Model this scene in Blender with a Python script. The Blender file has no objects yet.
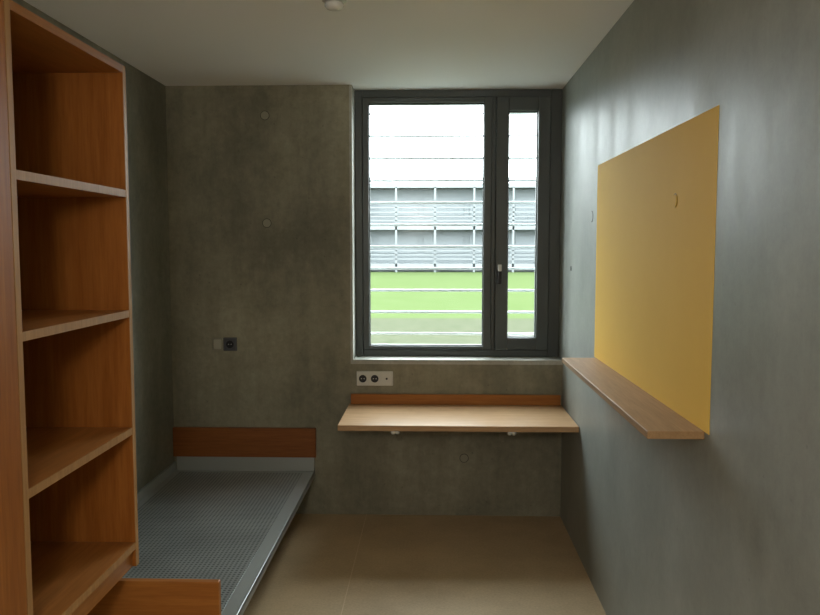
import bpy, bmesh, math, random
from mathutils import Vector
random.seed(4)
S = bpy.context.scene
COL = S.collection

# ------------------------------------------------------------ materials
def newmat(name):
    m = bpy.data.materials.new(name); m.use_nodes = True
    nt = m.node_tree
    return m, nt, nt.nodes['Principled BSDF'], nt.nodes['Material Output']

def plain(name, col, rough=0.5, metal=0.0, spec=0.5):
    m, nt, b, o = newmat(name)
    b.inputs['Base Color'].default_value = (*col, 1)
    b.inputs['Roughness'].default_value = rough
    b.inputs['Metallic'].default_value = metal
    b.inputs['Specular IOR Level'].default_value = spec
    tc = nt.nodes.new('ShaderNodeTexCoord')
    n = nt.nodes.new('ShaderNodeTexNoise'); n.inputs['Scale'].default_value = 60
    nt.links.new(tc.outputs['Object'], n.inputs['Vector'])
    bp = nt.nodes.new('ShaderNodeBump'); bp.inputs['Strength'].default_value = 0.04
    bp.inputs['Distance'].default_value = 0.002
    nt.links.new(n.outputs['Fac'], bp.inputs['Height'])
    nt.links.new(bp.outputs['Normal'], b.inputs['Normal'])
    return m

def noise(nt, vec, scale, detail=6, rough=0.6, sc=(1,1,1)):
    mp = nt.nodes.new('ShaderNodeMapping'); mp.inputs['Scale'].default_value = sc
    nt.links.new(vec, mp.inputs['Vector'])
    n = nt.nodes.new('ShaderNodeTexNoise')
    n.inputs['Scale'].default_value = scale; n.inputs['Detail'].default_value = detail
    n.inputs['Roughness'].default_value = rough
    nt.links.new(mp.outputs['Vector'], n.inputs['Vector'])
    return n.outputs['Fac']

def ramp(nt, fac, stops):
    r = nt.nodes.new('ShaderNodeValToRGB')
    el = r.color_ramp.elements
    el[0].position = stops[0][0]; el[0].color = (*stops[0][1], 1)
    el[1].position = stops[-1][0]; el[1].color = (*stops[-1][1], 1)
    for p, c in stops[1:-1]:
        e = el.new(p); e.color = (*c, 1)
    nt.links.new(fac, r.inputs['Fac'])
    return r.outputs['Color']

def mixcol(nt, a, b, fac, mode='MULTIPLY'):
    m = nt.nodes.new('ShaderNodeMix'); m.data_type = 'RGBA'; m.blend_type = mode
    m.inputs[0].default_value = fac
    nt.links.new(a, m.inputs[6]); nt.links.new(b, m.inputs[7])
    return m.outputs[2]

def concrete(name, dark, light, rough=0.5, spec=0.5, streakdark=0.8, fineamt=1.0, pores=0.6):
    m, nt, b, o = newmat(name)
    tc = nt.nodes.new('ShaderNodeTexCoord'); v = tc.outputs['Object']
    big = noise(nt, v, 1.35, 9, 0.68, (1, 1, 0.8))
    c1 = ramp(nt, big, [(0.35, dark), (0.65, light)])
    streak = noise(nt, v, 2.6, 7, 0.7, (2.2, 2.2, 0.3))
    c2 = ramp(nt, streak, [(0.35, (streakdark,)*3), (0.62, (1, 1, 1))])
    fine = noise(nt, v, 22, 9, 0.8)
    c3 = ramp(nt, fine, [(0.3, (0.74, 0.74, 0.74)), (0.7, (1.10, 1.10, 1.10))])
    c = mixcol(nt, c1, c2, 1.0); c = mixcol(nt, c, c3, fineamt)
    vo = nt.nodes.new('ShaderNodeTexVoronoi'); vo.inputs['Scale'].default_value = 13
    nt.links.new(v, vo.inputs['Vector'])
    pr = ramp(nt, vo.outputs['Distance'], [(0.035, (0.5, 0.5, 0.5)), (0.08, (1, 1, 1))])
    c = mixcol(nt, c, pr, pores)
    nt.links.new(c, b.inputs['Base Color'])
    rr = ramp(nt, streak, [(0.3, (rough-.06,)*3), (0.7, (rough+.1,)*3)])
    nt.links.new(rr, b.inputs['Roughness'])
    b.inputs['Specular IOR Level'].default_value = spec
    bp = nt.nodes.new('ShaderNodeBump'); bp.inputs['Strength'].default_value = 0.25*fineamt
    bp.inputs['Distance'].default_value = 0.004
    nt.links.new(fine, bp.inputs['Height']); nt.links.new(bp.outputs['Normal'], b.inputs['Normal'])
    return m

def wood(name, dark, light, axis='Z', rough=0.4, spec=0.4):
    m, nt, b, o = newmat(name)
    tc = nt.nodes.new('ShaderNodeTexCoord'); v = tc.outputs['Object']
    sc = {'X': (0.06, 1, 1), 'Y': (1, 0.06, 1), 'Z': (1, 1, 0.06)}[axis]
    n1 = noise(nt, v, 38, 5, 0.6, sc)
    n2 = noise(nt, v, 150, 3, 0.6, sc)
    c = ramp(nt, n1, [(0.32, dark), (0.55, tuple((a+b2)/2 for a, b2 in zip(dark, light))), (0.7, light)])
    c2 = ramp(nt, n2, [(0.3, (0.84, 0.82, 0.8)), (0.6, (1, 1, 1))])
    c = mixcol(nt, c, c2, 1.0)
    nt.links.new(c, b.inputs['Base Color'])
    b.inputs['Roughness'].default_value = rough
    b.inputs['Specular IOR Level'].default_value = spec
    return m

M_conc_back = concrete('concrete_back', (0.195, 0.186, 0.134), (0.41, 0.385, 0.285), 0.55, 0.4, 0.76)
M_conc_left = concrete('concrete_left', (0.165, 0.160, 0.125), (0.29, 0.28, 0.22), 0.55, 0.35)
M_conc_right = concrete('concrete_right', (0.275, 0.293, 0.265), (0.37, 0.388, 0.355), 0.42, 0.42, 0.86, 0.5, 0.3)
M_front = plain('front_wall_paint', (0.58, 0.58, 0.53), 0.7)
M_reveal_lit = concrete('concrete_reveal_lit', (0.42, 0.42, 0.37), (0.55, 0.55, 0.50), 0.5)
M_ceil = plain('ceiling_paint', (0.90, 0.90, 0.90), 0.7)
M_wood_o = wood('beech_veneer', (0.29, 0.092, 0.014), (0.41, 0.146, 0.027), 'Z', 0.45, 0.22)
M_wood_oy = wood('beech_veneer_horizontal', (0.31, 0.118, 0.026), (0.42, 0.168, 0.042), 'Y', 0.42, 0.3)
M_wood_ox = wood('beech_veneer_board', (0.24, 0.078, 0.019), (0.33, 0.116, 0.031), 'X', 0.45, 0.3)
M_wood_ft = wood('beech_veneer_foot', (0.37, 0.128, 0.024), (0.49, 0.19, 0.040), 'X', 0.45, 0.3)
M_edge = wood('beech_edging', (0.36, 0.18, 0.060), (0.47, 0.25, 0.088), 'Z', 0.5, 0.25)
M_desk = wood('desk_veneer', (0.50, 0.30, 0.15), (0.60, 0.385, 0.21), 'X', 0.42, 0.4)
M_ledge = wood('ledge_veneer', (0.36, 0.215, 0.10), (0.46, 0.285, 0.142), 'Y', 0.5)
M_frame = plain('window_frame_anthracite', (0.066, 0.075, 0.073), 0.42)
M_gasket = plain('rubber_gasket', (0.012, 0.013, 0.013), 0.6)
M_white = plain('white_plastic', (0.62, 0.62, 0.59), 0.4)
M_black = plain('black_plastic', (0.012, 0.014, 0.02), 0.4)
M_steel = plain('satin_steel', (0.62, 0.63, 0.63), 0.35, 0.9)
M_galv = plain('galvanised_sheet', (0.42, 0.45, 0.44), 0.38, 0.5)
M_bar = plain('bar_coated', (0.54, 0.57, 0.58), 0.5)
M_hole = plain('tie_hole_dark', (0.04, 0.04, 0.035), 0.9)
M_plug = plain('tie_plug', (0.31, 0.295, 0.225), 0.8)

# yellow paint
M_yel, nt, b, o = newmat('yellow_paint')
tc = nt.nodes.new('ShaderNodeTexCoord')
f = noise(nt, tc.outputs['Object'], 3, 4)
nt.links.new(ramp(nt, f, [(0.3, (0.90, 0.56, 0.095)), (0.7, (0.93, 0.585, 0.105))]), b.inputs['Base Color'])
b.inputs['Roughness'].default_value = 0.7; b.inputs['Specular IOR Level'].default_value = 0.12

# floor
M_floor, nt, b, o = newmat('floor_linoleum')
tc = nt.nodes.new('ShaderNodeTexCoord'); v = tc.outputs['Object']
f1 = noise(nt, v, 2.4, 8, 0.65); f2 = noise(nt, v, 90, 4)
c = mixcol(nt, ramp(nt, f1, [(0.32, (0.47, 0.345, 0.20)), (0.68, (0.61, 0.455, 0.27))]),
           ramp(nt, f2, [(0.3, (0.85,)*3), (0.7, (1.05,)*3)]), 1.0)
nt.links.new(c, b.inputs['Base Color']); b.inputs['Roughness'].default_value = 0.5

# embossed bed sheet
M_dots, nt, b, o = newmat('perforated_steel')
tc = nt.nodes.new('ShaderNodeTexCoord')
def vm(op, a, bv=None):
    n = nt.nodes.new('ShaderNodeVectorMath'); n.operation = op
    nt.links.new(a, n.inputs[0])
    if bv is not None: n.inputs[1].default_value = bv
    return n
a = vm('MULTIPLY', tc.outputs['Object'], (54, 54, 0))
a = vm('FRACTION', a.outputs[0]); a = vm('SUBTRACT', a.outputs[0], (0.5, 0.5, 0)); a = vm('LENGTH', a.outputs[0])
dist = a.outputs['Value']
dc = ramp(nt, dist, [(0.24, (0.10, 0.115, 0.11)), (0.34, (0.42, 0.45, 0.44))])
mot = ramp(nt, noise(nt, tc.outputs['Object'], 4, 6), [(0.3, (0.72,)*3), (0.7, (1.0,)*3)])
nt.links.new(mixcol(nt, dc, mot, 1.0), b.inputs['Base Color'])
b.inputs['Metallic'].default_value = 0.4; b.inputs['Roughness'].default_value = 0.36

# glass
M_glass = bpy.data.materials.new('window_glass'); M_glass.use_nodes = True
nt = M_glass.node_tree; nt.nodes.clear()
o = nt.nodes.new('ShaderNodeOutputMaterial'); mx = nt.nodes.new('ShaderNodeMixShader')
tr = nt.nodes.new('ShaderNodeBsdfTransparent'); tr.inputs[0].default_value = (0.95, 0.98, 0.97, 1)
gl = nt.nodes.new('ShaderNodeBsdfGlossy'); gl.inputs['Roughness'].default_value = 0.15
mx.inputs[0].default_value = 0.006
nt.links.new(tr.outputs[0], mx.inputs[1]); nt.links.new(gl.outputs[0], mx.inputs[2]); nt.links.new(mx.outputs[0], o.inputs[0])

# outdoor
def outdoor(name, c1, c2, scale):
    m, nt, b, o = newmat(name)
    tc = nt.nodes.new('ShaderNodeTexCoord')
    nt.links.new(ramp(nt, noise(nt, tc.outputs['Object'], scale, 6, 0.7), [(0.3, c1), (0.7, c2)]), b.inputs['Base Color'])
    b.inputs['Roughness'].default_value = 0.9; b.inputs['Specular IOR Level'].default_value = 0.0
    return m
M_grass = outdoor('lawn_grass', (0.044, 0.061, 0.024), (0.052, 0.069, 0.030), 0.6)  # outdoor haze is put into this paler green
M_gravel = outdoor('gravel_strip', (0.036, 0.042, 0.026), (0.058, 0.060, 0.042), 3)
M_fac = outdoor('facade_panel', (0.128, 0.140, 0.146), (0.140, 0.151, 0.156), 0.5)
M_fac_dk = outdoor('facade_glazing', (0.135, 0.147, 0.153), (0.145, 0.156, 0.162), 0.5)
M_fac_lt = outdoor('facade_slab', (0.130, 0.139, 0.143), (0.142, 0.150, 0.152), 0.5)

# ------------------------------------------------------------ geometry helpers
def link(ob, parent=None):
    COL.objects.link(ob)
    if parent: ob.parent = parent
    return ob
def empty(name):
    e = bpy.data.objects.new(name, None); e.empty_display_size = 0.1
    return link(e)
def boxes(name, lst, mat, parent=None, bevel=0.0):
    """lst of (x0,x1,y0,y1,z0,z1)"""
    bm = bmesh.new()
    for x0, x1, y0, y1, z0, z1 in lst:
        vs = [bm.verts.new(p) for p in [(x0,y0,z0),(x1,y0,z0),(x1,y1,z0),(x0,y1,z0),(x0,y0,z1),(x1,y0,z1),(x1,y1,z1),(x0,y1,z1)]]
        for f in [(0,3,2,1),(4,5,6,7),(0,1,5,4),(1,2,6,5),(2,3,7,6),(3,0,4,7)]:
            bm.faces.new([vs[i] for i in f])
    me = bpy.data.meshes.new(name); bm.to_mesh(me); bm.free()
    me.materials.append(mat)
    ob = link(bpy.data.objects.new(name, me), parent)
    if bevel:
        md = ob.modifiers.new('bevel', 'BEVEL'); md.width = bevel; md.segments = 2; md.limit_method = 'ANGLE'
    return ob
def box(name, x0, x1, y0, y1, z0, z1, mat, parent=None, bevel=0.0):
    return boxes(name, [(x0, x1, y0, y1, z0, z1)], mat, parent, bevel)
def lathe(name, prof, loc, axis, mat, parent=None, seg=32):
    """prof: list of (r, h); axis: direction of h"""
    bm = bmesh.new(); rings = []
    q = Vector((0, 0, 1)).rotation_difference(Vector(axis))
    for r, h in prof:
        rings.append([bm.verts.new(Vector(loc) + q @ Vector((r*math.cos(2*math.pi*i/seg), r*math.sin(2*math.pi*i/seg), h))) for i in range(seg)])
    for a, c in zip(rings, rings[1:]):
        for i in range(seg):
            bm.faces.new([a[i], a[(i+1) % seg], c[(i+1) % seg], c[i]])
    bm.faces.new(rings[0][::-1]); bm.faces.new(rings[-1])
    bmesh.ops.recalc_face_normals(bm, faces=bm.faces)
    me = bpy.data.meshes.new(name); bm.to_mesh(me); bm.free()
    for p in me.polygons: p.use_smooth = len(p.vertices) == 4
    me.materials.append(mat)
    return link(bpy.data.objects.new(name, me), parent)

XL, XR, YB, YF, H = -1.545, 0.749, 4.5, -0.8, 2.51
YW = 4.80   # outer face of back wall
WX0, WX1, WZ0, WZ1 = -0.475, XR, 0.925, 2.509

# ------------------------------------------------------------ room shell
box('floor', XL-0.2, XR+0.2, YF-0.2, YW, -0.2, 0, M_floor)
box('ceiling', XL-0.2, XR+0.2, YF-0.2, YW, H, H+0.2, M_ceil)
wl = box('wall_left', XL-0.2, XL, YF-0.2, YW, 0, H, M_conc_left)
wr = box('wall_right', XR, XR+0.2, YF-0.2, YW, 0, H, M_conc_right)
wb = boxes('wall_back', [(XL, WX0, YB, YW, 0, H), (WX0, XR, YB, YW, 0, WZ0)], M_conc_back)
boxes('wall_front', [(XL, -0.6, YF-0.2, YF, 0, H), (0.3, XR, YF-0.2, YF, 0, H), (-0.6, 0.3, YF-0.2, YF, 2.1, H)], M_front)
d = empty('door_1')
box('door_leaf', -0.55, 0.25, YF-0.12, YF-0.06, 0.005, 2.05, plain('door_paint', (0.5, 0.5, 0.47), 0.5), d, 0.003)
boxes('door_frame', [(-0.6, -0.55, YF-0.15, YF-0.02, 0, 2.1), (0.25, 0.3, YF-0.15, YF-0.02, 0, 2.1), (-0.55, 0.25, YF-0.15, YF-0.02, 2.05, 2.1)], M_frame, d)
lathe('door_knob', [(0.01, 0), (0.01, 0.03), (0.028, 0.04), (0.03, 0.055), (0.02, 0.07)], (0.18, YF-0.06, 1.03), (0, 1, 0), M_steel, d)
# sill and reveal strips of window recess; window light put into their paler concrete
boxes('trim_1', [(WX0, XR, YB-0.002, 4.65, WZ0-0.022, WZ0+0.004), (WX0-0.012, WX0+0.003, YB-0.002, 4.65, WZ0-0.022, WZ1)], M_reveal_lit)
# floor covering seam
box('trim_2', -0.40, -0.396, 0, YB, 0, 0.0008, plain('floor_seam', (0.64, 0.495, 0.315), 0.55))

def tie(parent, loc, axis, dark=False):
    if dark:
        lathe('tie_hole', [(0.014, -0.002), (0.014, 0.0015)], loc, axis, M_hole, parent, 20)
    else:
        lathe('tie_cone_rim', [(0.0265, -0.002), (0.0265, 0.001)], loc, axis, M_hole, parent, 28)
        lathe('tie_cone_plug', [(0.0235, -0.002), (0.0235, 0.002)], loc, axis, M_plug if parent is not wr else M_conc_right, parent, 28)
tie(wb, (-0.973, YB, 2.34), (0, -1, 0)); tie(wb, (-0.97, YB, 1.725), (0, -1, 0)); tie(wb, (0.18, YB, 0.346), (0, -1, 0))
tie(wr, (XR, 3.73, 1.73), (-1, 0, 0)); tie(wr, (XR, 4.27, 1.47), (-1, 0, 0), True)

# ------------------------------------------------------------ window
w = empty('window_1')
FY0, FY1 = 4.65, 4.72
fx0, fx1, fz0, fz1 = WX0+0.004, XR, WZ0+0.004, WZ1
def ring(x0, x1, z0, z1, t, y0, y1):
    tl, tr_, tb, tt = t
    return [(x0, x0+tl, y0, y1, z0, z1), (x1-tr_, x1, y0, y1, z0, z1),
            (x0+tl, x1-tr_, y0, y1, z0, z0+tb), (x0+tl, x1-tr_, y0, y1, z1-tt, z1)]
boxes('outer_frame', ring(fx0, fx1, fz0, fz1, (0.045, 0.065, 0.04, 0.044), FY0, FY1+0.03), M_frame, w, 0.003)
mx0, mx1 = 0.340, 0.362
box('mullion', mx0, mx1, FY0, FY1+0.03, fz0+0.04, fz1-0.044, M_frame, w, 0.002)
# fixed light
Lx0, Lx1, Lz0, Lz1 = fx0+0.047, mx0-0.002, fz0+0.042, fz1-0.046
boxes('fixed_sash', ring(Lx0, Lx1, Lz0, Lz1, (0.036, 0.044, 0.022, 0.030), FY0-0.012, FY1+0.02), M_frame, w, 0.003)
boxes('fixed_gasket', ring(Lx0+.036, Lx1-.044, Lz0+.022, Lz1-.030, (0.005,)*4, FY0+0.01, FY0+0.03), M_gasket, w)
box('fixed_glass', Lx0+.036, Lx1-.044, FY0+0.018, FY0+0.024, Lz0+.022, Lz1-.030, M_glass, w)
# opening light
Rx0, Rx1, Rz0, Rz1 = mx1+0.002, fx1-0.067, fz0+0.042, fz1-0.046
boxes('opening_sash', ring(Rx0, Rx1, Rz0, Rz1, (0.074, 0.072, 0.074, 0.078), FY0-0.018, FY1+0.02), M_frame, w, 0.004)
boxes('opening_gasket', ring(Rx0+.074, Rx1-.072, Rz0+.074, Rz1-.078, (0.005,)*4, FY0+0.01, FY0+0.03), M_gasket, w)
box('opening_glass', Rx0+.074, Rx1-.072, FY0+0.018, FY0+0.024, Rz0+.074, Rz1-.078, M_glass, w)
# handle
hx = Rx0+0.022
box('handle_rose', hx-0.014, hx+0.014, FY0-0.028, FY0-0.018, 1.37, 1.45, M_gasket, w, 0.004)
lathe('handle_neck', [(0.009, 0), (0.009, 0.04)], (hx, FY0-0.028, 1.43), (0, -1, 0), M_gasket, w, 16)
box('handle_grip', hx-0.010, hx+0.010, FY0-0.082, FY0-0.064, 1.37, 1.475, M_gasket, w, 0.005)
box('handle_lock', hx-0.011, hx+0.011, FY0-0.088, FY0-0.080, 1.445, 1.485, M_white, w, 0.003)
# security bars
gr = empty('security_bars')
YBAR = 5.02; kk = YBAR/4.85
for i in range(11):
    z = 1.584 + (2.405-0.136*i-1.584)*kk
    lathe('bar', [(0.0085, 0), (0.0085, 1.38)], (-0.55, YBAR, z), (1, 0, 0), M_bar, gr, 16)
boxes('bar_posts', [(-0.60, -0.55, 4.805, 5.04, 0.95, 2.5), (0.83, 0.88, 4.805, 5.04, 0.95, 2.5)], M_bar, gr)
box('outer_sill', WX0, XR, FY1+0.03, YW+0.03, WZ0, WZ0+0.012, M_galv, w)

# ------------------------------------------------------------ yellow panel + ledge
yp = box('yellow_wall_panel', XR-0.0012, XR, 2.10, 3.615, 1.076, 1.958, M_yel)
lathe('tie_plug_rim', [(0.022, -0.001), (0.022, 0.001)], (XR-0.0012, 2.45, 1.73), (-1, 0, 0), plain('yellow_recess', (0.50, 0.29, 0.05), 0.6), yp, 28)
lathe('tie_plug', [(0.0195, -0.001), (0.0195, 0.002)], (XR-0.0017, 2.45, 1.728), (-1, 0, 0), M_yel, yp, 28)
lg = empty('wall_ledge')
box('ledge_board', 0.590, XR-0.002, 2.13, 3.57, 1.056, 1.078, M_ledge, lg, 0.002)

# ------------------------------------------------------------ desk
dk = empty('wall_desk')
box('desktop', -0.497, XR-0.004, 3.94, YB-0.001, 0.638, 0.668, M_desk, dk, 0.003)
box('desk_upstand', -0.485, XR-0.012, YB-0.022, YB-0.001, 0.668, 0.728, M_wood_ft, dk, 0.002)
for x in (-0.20, 0.40):
    boxes('desk_bracket', [(x-0.015, x+0.015, 3.955, YB, 0.618, 0.638), (x-0.015, x+0.015, YB-0.02, YB, 0.45, 0.618)], M_conc_back, dk, 0.002)
    lathe('bracket_cap', [(0.004, 0), (0.014, 0.002), (0.014, 0.01), (0.008, 0.013)], (x-0.008, 3.955, 0.632), (0, -1, 0), M_steel, dk, 20)
    lathe('bracket_cap', [(0.004, 0), (0.014, 0.002), (0.014, 0.01), (0.008, 0.013)], (x+0.012, 3.955, 0.632), (0, -1, 0), M_steel, dk, 20)

# ------------------------------------------------------------ sockets
def socket(parent, x, z, face, dark, s=0.034):
    y = YB-0.012
    box('module_plate', x-s, x+s, y-0.003, y+0.002, z-s, z+s, face, parent, 0.002)
    lathe('socket_well', [(0.021, 0), (0.0225, 0.003), (0.019, 0.003), (0.018, 0.001)], (x, y-0.003, z), (0, -1, 0), dark, parent, 28)
    for dx in (-0.008, 0.008):
        lathe('pin_hole', [(0.003, 0), (0.003, 0.0015)], (x+dx, y-0.004, z), (0, -1, 0), M_steel, parent, 10)
p = empty('socket_strip')
box('cover_frame', -0.452, -0.238, YB-0.012, YB, 0.776, 0.862, M_white, p, 0.004)
socket(p, -0.415, 0.819, M_white, M_black); socket(p, -0.345, 0.819, M_white, M_black)
box('blank_plate', -0.309, -0.241, YB-0.015, YB-0.010, 0.785, 0.853, M_white, p, 0.002)
lathe('antenna_socket', [(0.006, 0), (0.006, 0.003)], (-0.275, YB-0.015, 0.819), (0, -1, 0), M_black, p, 16)
p = empty('wall_socket')
box('cover_frame', -1.235, -1.155, YB-0.012, YB, 0.978, 1.058, plain('grey_plastic', (0.12, 0.125, 0.13), 0.4), p, 0.004)
socket(p, -1.195, 1.018, plain('dark_grey_plastic', (0.09, 0.095, 0.11), 0.4), M_black)
p = empty('light_switch')
box('switch_frame', -1.30, -1.24, YB-0.010, YB, 0.982, 1.054, plain('concrete_grey_plastic', (0.30, 0.29, 0.23), 0.4), p, 0.003)
box('switch_rocker', -1.292, -1.248, YB-0.014, YB-0.009, 0.990, 1.046, plain('pale_grey_plastic', (0.40, 0.39, 0.32), 0.4), p, 0.003)

# ------------------------------------------------------------ bed
bd = empty('cantilever_bed')
BX0, BX1, BY0, BY1, BZ = XL, -0.704, 2.40, YB, 0.262
box('bed_sheet_border', BX0, BX1, BY0, BY1, BZ-0.012, BZ, M_galv, bd, 0.002)
box('bed_perforated_field', BX0+0.05, BX1-0.065, BY0+0.06, BY1-0.05, BZ, BZ+0.002, M_dots, bd)
boxes('bed_edge_fold', [(BX1-0.010, BX1, BY0, BY1, BZ-0.035, BZ+0.004)], M_galv, bd, 0.003)
box('wall_upstand', BX0, BX0+0.012, BY0, BY1, BZ, BZ+0.05, M_galv, bd)
box('head_upstand', BX0+0.02, BX1, BY1-0.018, BY1, BZ, 0.348, M_galv, bd, 0.002)
box('foot_upstand', BX0+0.02, BX1, BY0, BY0+0.015, BZ, 0.348, M_galv, bd, 0.002)
box('headboard', BX0+0.002, BX1+0.010, BY1-0.026, BY1, 0.348, 0.522, M_wood_ox, bd, 0.003)
box('footboard', BX0+0.004, BX1+0.014, BY0, BY0+0.026, 0.335, 0.510, M_wood_ft, bd, 0.003)
boxes('bed_brackets', [(BX0, BX1-0.12, y-0.02, y+0.02, BZ-0.06, BZ-0.012) for y in (2.6, 3.4, 4.2)], M_frame, bd)

# ------------------------------------------------------------ open shelving
sh = empty('open_shelf_cabinet')
X0, X1 = XL, -0.945
Y1 = 2.395; Y0 = 1.745; zb, zt = 0.572, 2.135
T = 0.022
box('far_side_panel', X0, X1-0.002, Y1-T, Y1, zb, zt, M_wood_o, sh)
box('near_side_panel', X0, X1-0.002, Y0-T, Y0, zb, zt, M_wood_o, sh)
box('back_panel', X0, X0+0.01, Y0, Y1-T, zb, zt, M_wood_o, sh)
boxes('front_edging', [(X1-0.002, X1, Y1-T, Y1, zb, zt), (X1-0.002, X1, Y0-T, Y0, zb, zt)], M_edge, sh)
box('top_board', X0+0.01, X1, Y0, Y1-T, zt-T, zt, M_wood_oy, sh)
zs = [0.65, 1.02, 1.39, 1.76]
boxes('shelf_boards', [(X0+0.01, X1-0.004, Y0, Y1-T, z-T, z) for z in zs], M_wood_oy, sh)
boxes('shelf_edging', [(X1-0.004, X1-0.001, Y0, Y1-T, z-T, z) for z in zs], M_edge, sh)
box('plinth_rail', X1-0.03, X1-0.012, Y0, Y1-T, zb, zs[0]-T, M_wood_oy, sh)
wd = empty('wardrobe')
box('wardrobe_carcass', X0+0.025, X1-0.022, 1.10, Y0-T, 0.0, zt, M_wood_o, wd)
box('wardrobe_door', X1-0.020, X1, 1.104, Y0-T-0.003, 0.08, zt-0.004, M_wood_o, wd, 0.002)
box('wardrobe_pull', X1, X1+0.02, 1.18, 1.195, 1.0, 1.14, M_steel, wd, 0.004)

# ------------------------------------------------------------ ceiling fitting
cl = empty('ceiling_spotlight')
cx, cy = -0.375, 2.97
lathe('rose', [(0.046, 0), (0.046, 0.008), (0.03, 0.012)], (cx, cy, H), (0, 0, -1), M_white, cl)
lathe('glass_dome', [(0.026, 0.012), (0.034, 0.016), (0.036, 0.026), (0.028, 0.036), (0.014, 0.040)], (cx, cy, H), (0, 0, -1), plain('opal_glass', (0.8, 0.8, 0.78), 0.15), cl)
# added fill light behind the camera; its pendant fitting is invented
rl = empty('added_fill_lamp')
lathe('fill_canopy', [(0.05, 0), (0.05, 0.01), (0.01, 0.03)], (-0.2, -0.45, H), (0, 0, -1), M_white, rl)
lathe('fill_cord', [(0.004, 0.0), (0.004, 0.38)], (-0.2, -0.45, H), (0, 0, -1), M_white, rl, 12)
lathe('fill_bulb_holder', [(0.02, 0.36), (0.022, 0.42)], (-0.2, -0.45, H), (0, 0, -1), M_white, rl, 20)
la = bpy.data.lights.new('fill_light', 'POINT'); la.shadow_soft_size = 0.12
la.energy = 42; la.color = (1.0, 0.94, 0.84)
lo = link(bpy.data.objects.new('fill_light', la), rl); lo.location = (-0.2, -0.45, 1.95)

# ------------------------------------------------------------ outside
G = -0.31
box('lawn', -90, 90, 20.8, 110, G-0.2, G, M_grass)
box('gravel_path', -90, 90, 4.9, 20.8, G-0.2, G, M_gravel)
bl = empty('opposite_building')
BYc = 60
box('building_core', -45, 45, BYc+1.5, BYc+12, G, 6.3, M_fac, bl)
boxes('floor_slabs', [(-46, 46, BYc, BYc+12, z, z+0.35) for z in (0.0, 2.95, 6.15)], M_fac_lt, bl)
boxes('glazing_bands', [(x, x+3.1, BYc+1.4, BYc+1.5, z+0.9, z+2.3) for z in (0.2, 3.2) for x in [-44+3.6*i for i in range(24)]], M_fac_dk, bl)
boxes('gallery_rails', [(-46, 46, BYc, BYc+0.05, z+dz, z+dz+0.10) for z in (0.35, 3.3) for dz in (0.3, 0.62, 0.94, 1.3)], M_fac_lt, bl)
boxes('gallery_posts', [(-45+3.0*i, -44.85+3.0*i, BYc, BYc+0.15, G, 6.2) for i in range(31)], M_fac_lt, bl)
boxes('roof_screen', [(-46, 46, BYc+2, BYc+2.1, 6.5+0.25*i, 6.6+0.25*i) for i in range(3)], M_fac, bl)

# ------------------------------------------------------------ world / lights
wd_ = bpy.data.worlds.new('overcast_sky'); S.world = wd_; wd_.use_nodes = True
bg = wd_.node_tree.nodes['Background']
bg.inputs['Color'].default_value = (0.91, 0.965, 1.0, 1); bg.inputs['Strength'].default_value = 15.5
po = bpy.data.lights.new('window_portal', 'AREA'); po.shape = 'RECTANGLE'; po.size = 1.22; po.size_y = 1.56
po.cycles.is_portal = True
pob = link(bpy.data.objects.new('window_portal', po)); pob.location = ((WX0+WX1)/2, 4.79, (WZ0+WZ1)/2)
pob.rotation_euler = (math.radians(-90), 0, 0)
S.cycles.diffuse_bounces = 8
S.cycles.max_bounces = 12

# ------------------------------------------------------------ camera
cam = bpy.data.cameras.new('camera'); cam.sensor_width = 36; cam.lens = 776/820*36
cam.clip_start = 0.02; cam.clip_end = 500
co = link(bpy.data.objects.new('camera', cam)); co.location = (0, 0, 1.584)
co.rotation_euler = (math.radians(90-4.42), 0, math.radians(1.77))
S.camera = co
S.view_settings.view_transform = 'Standard'
S.view_settings.look = 'None'
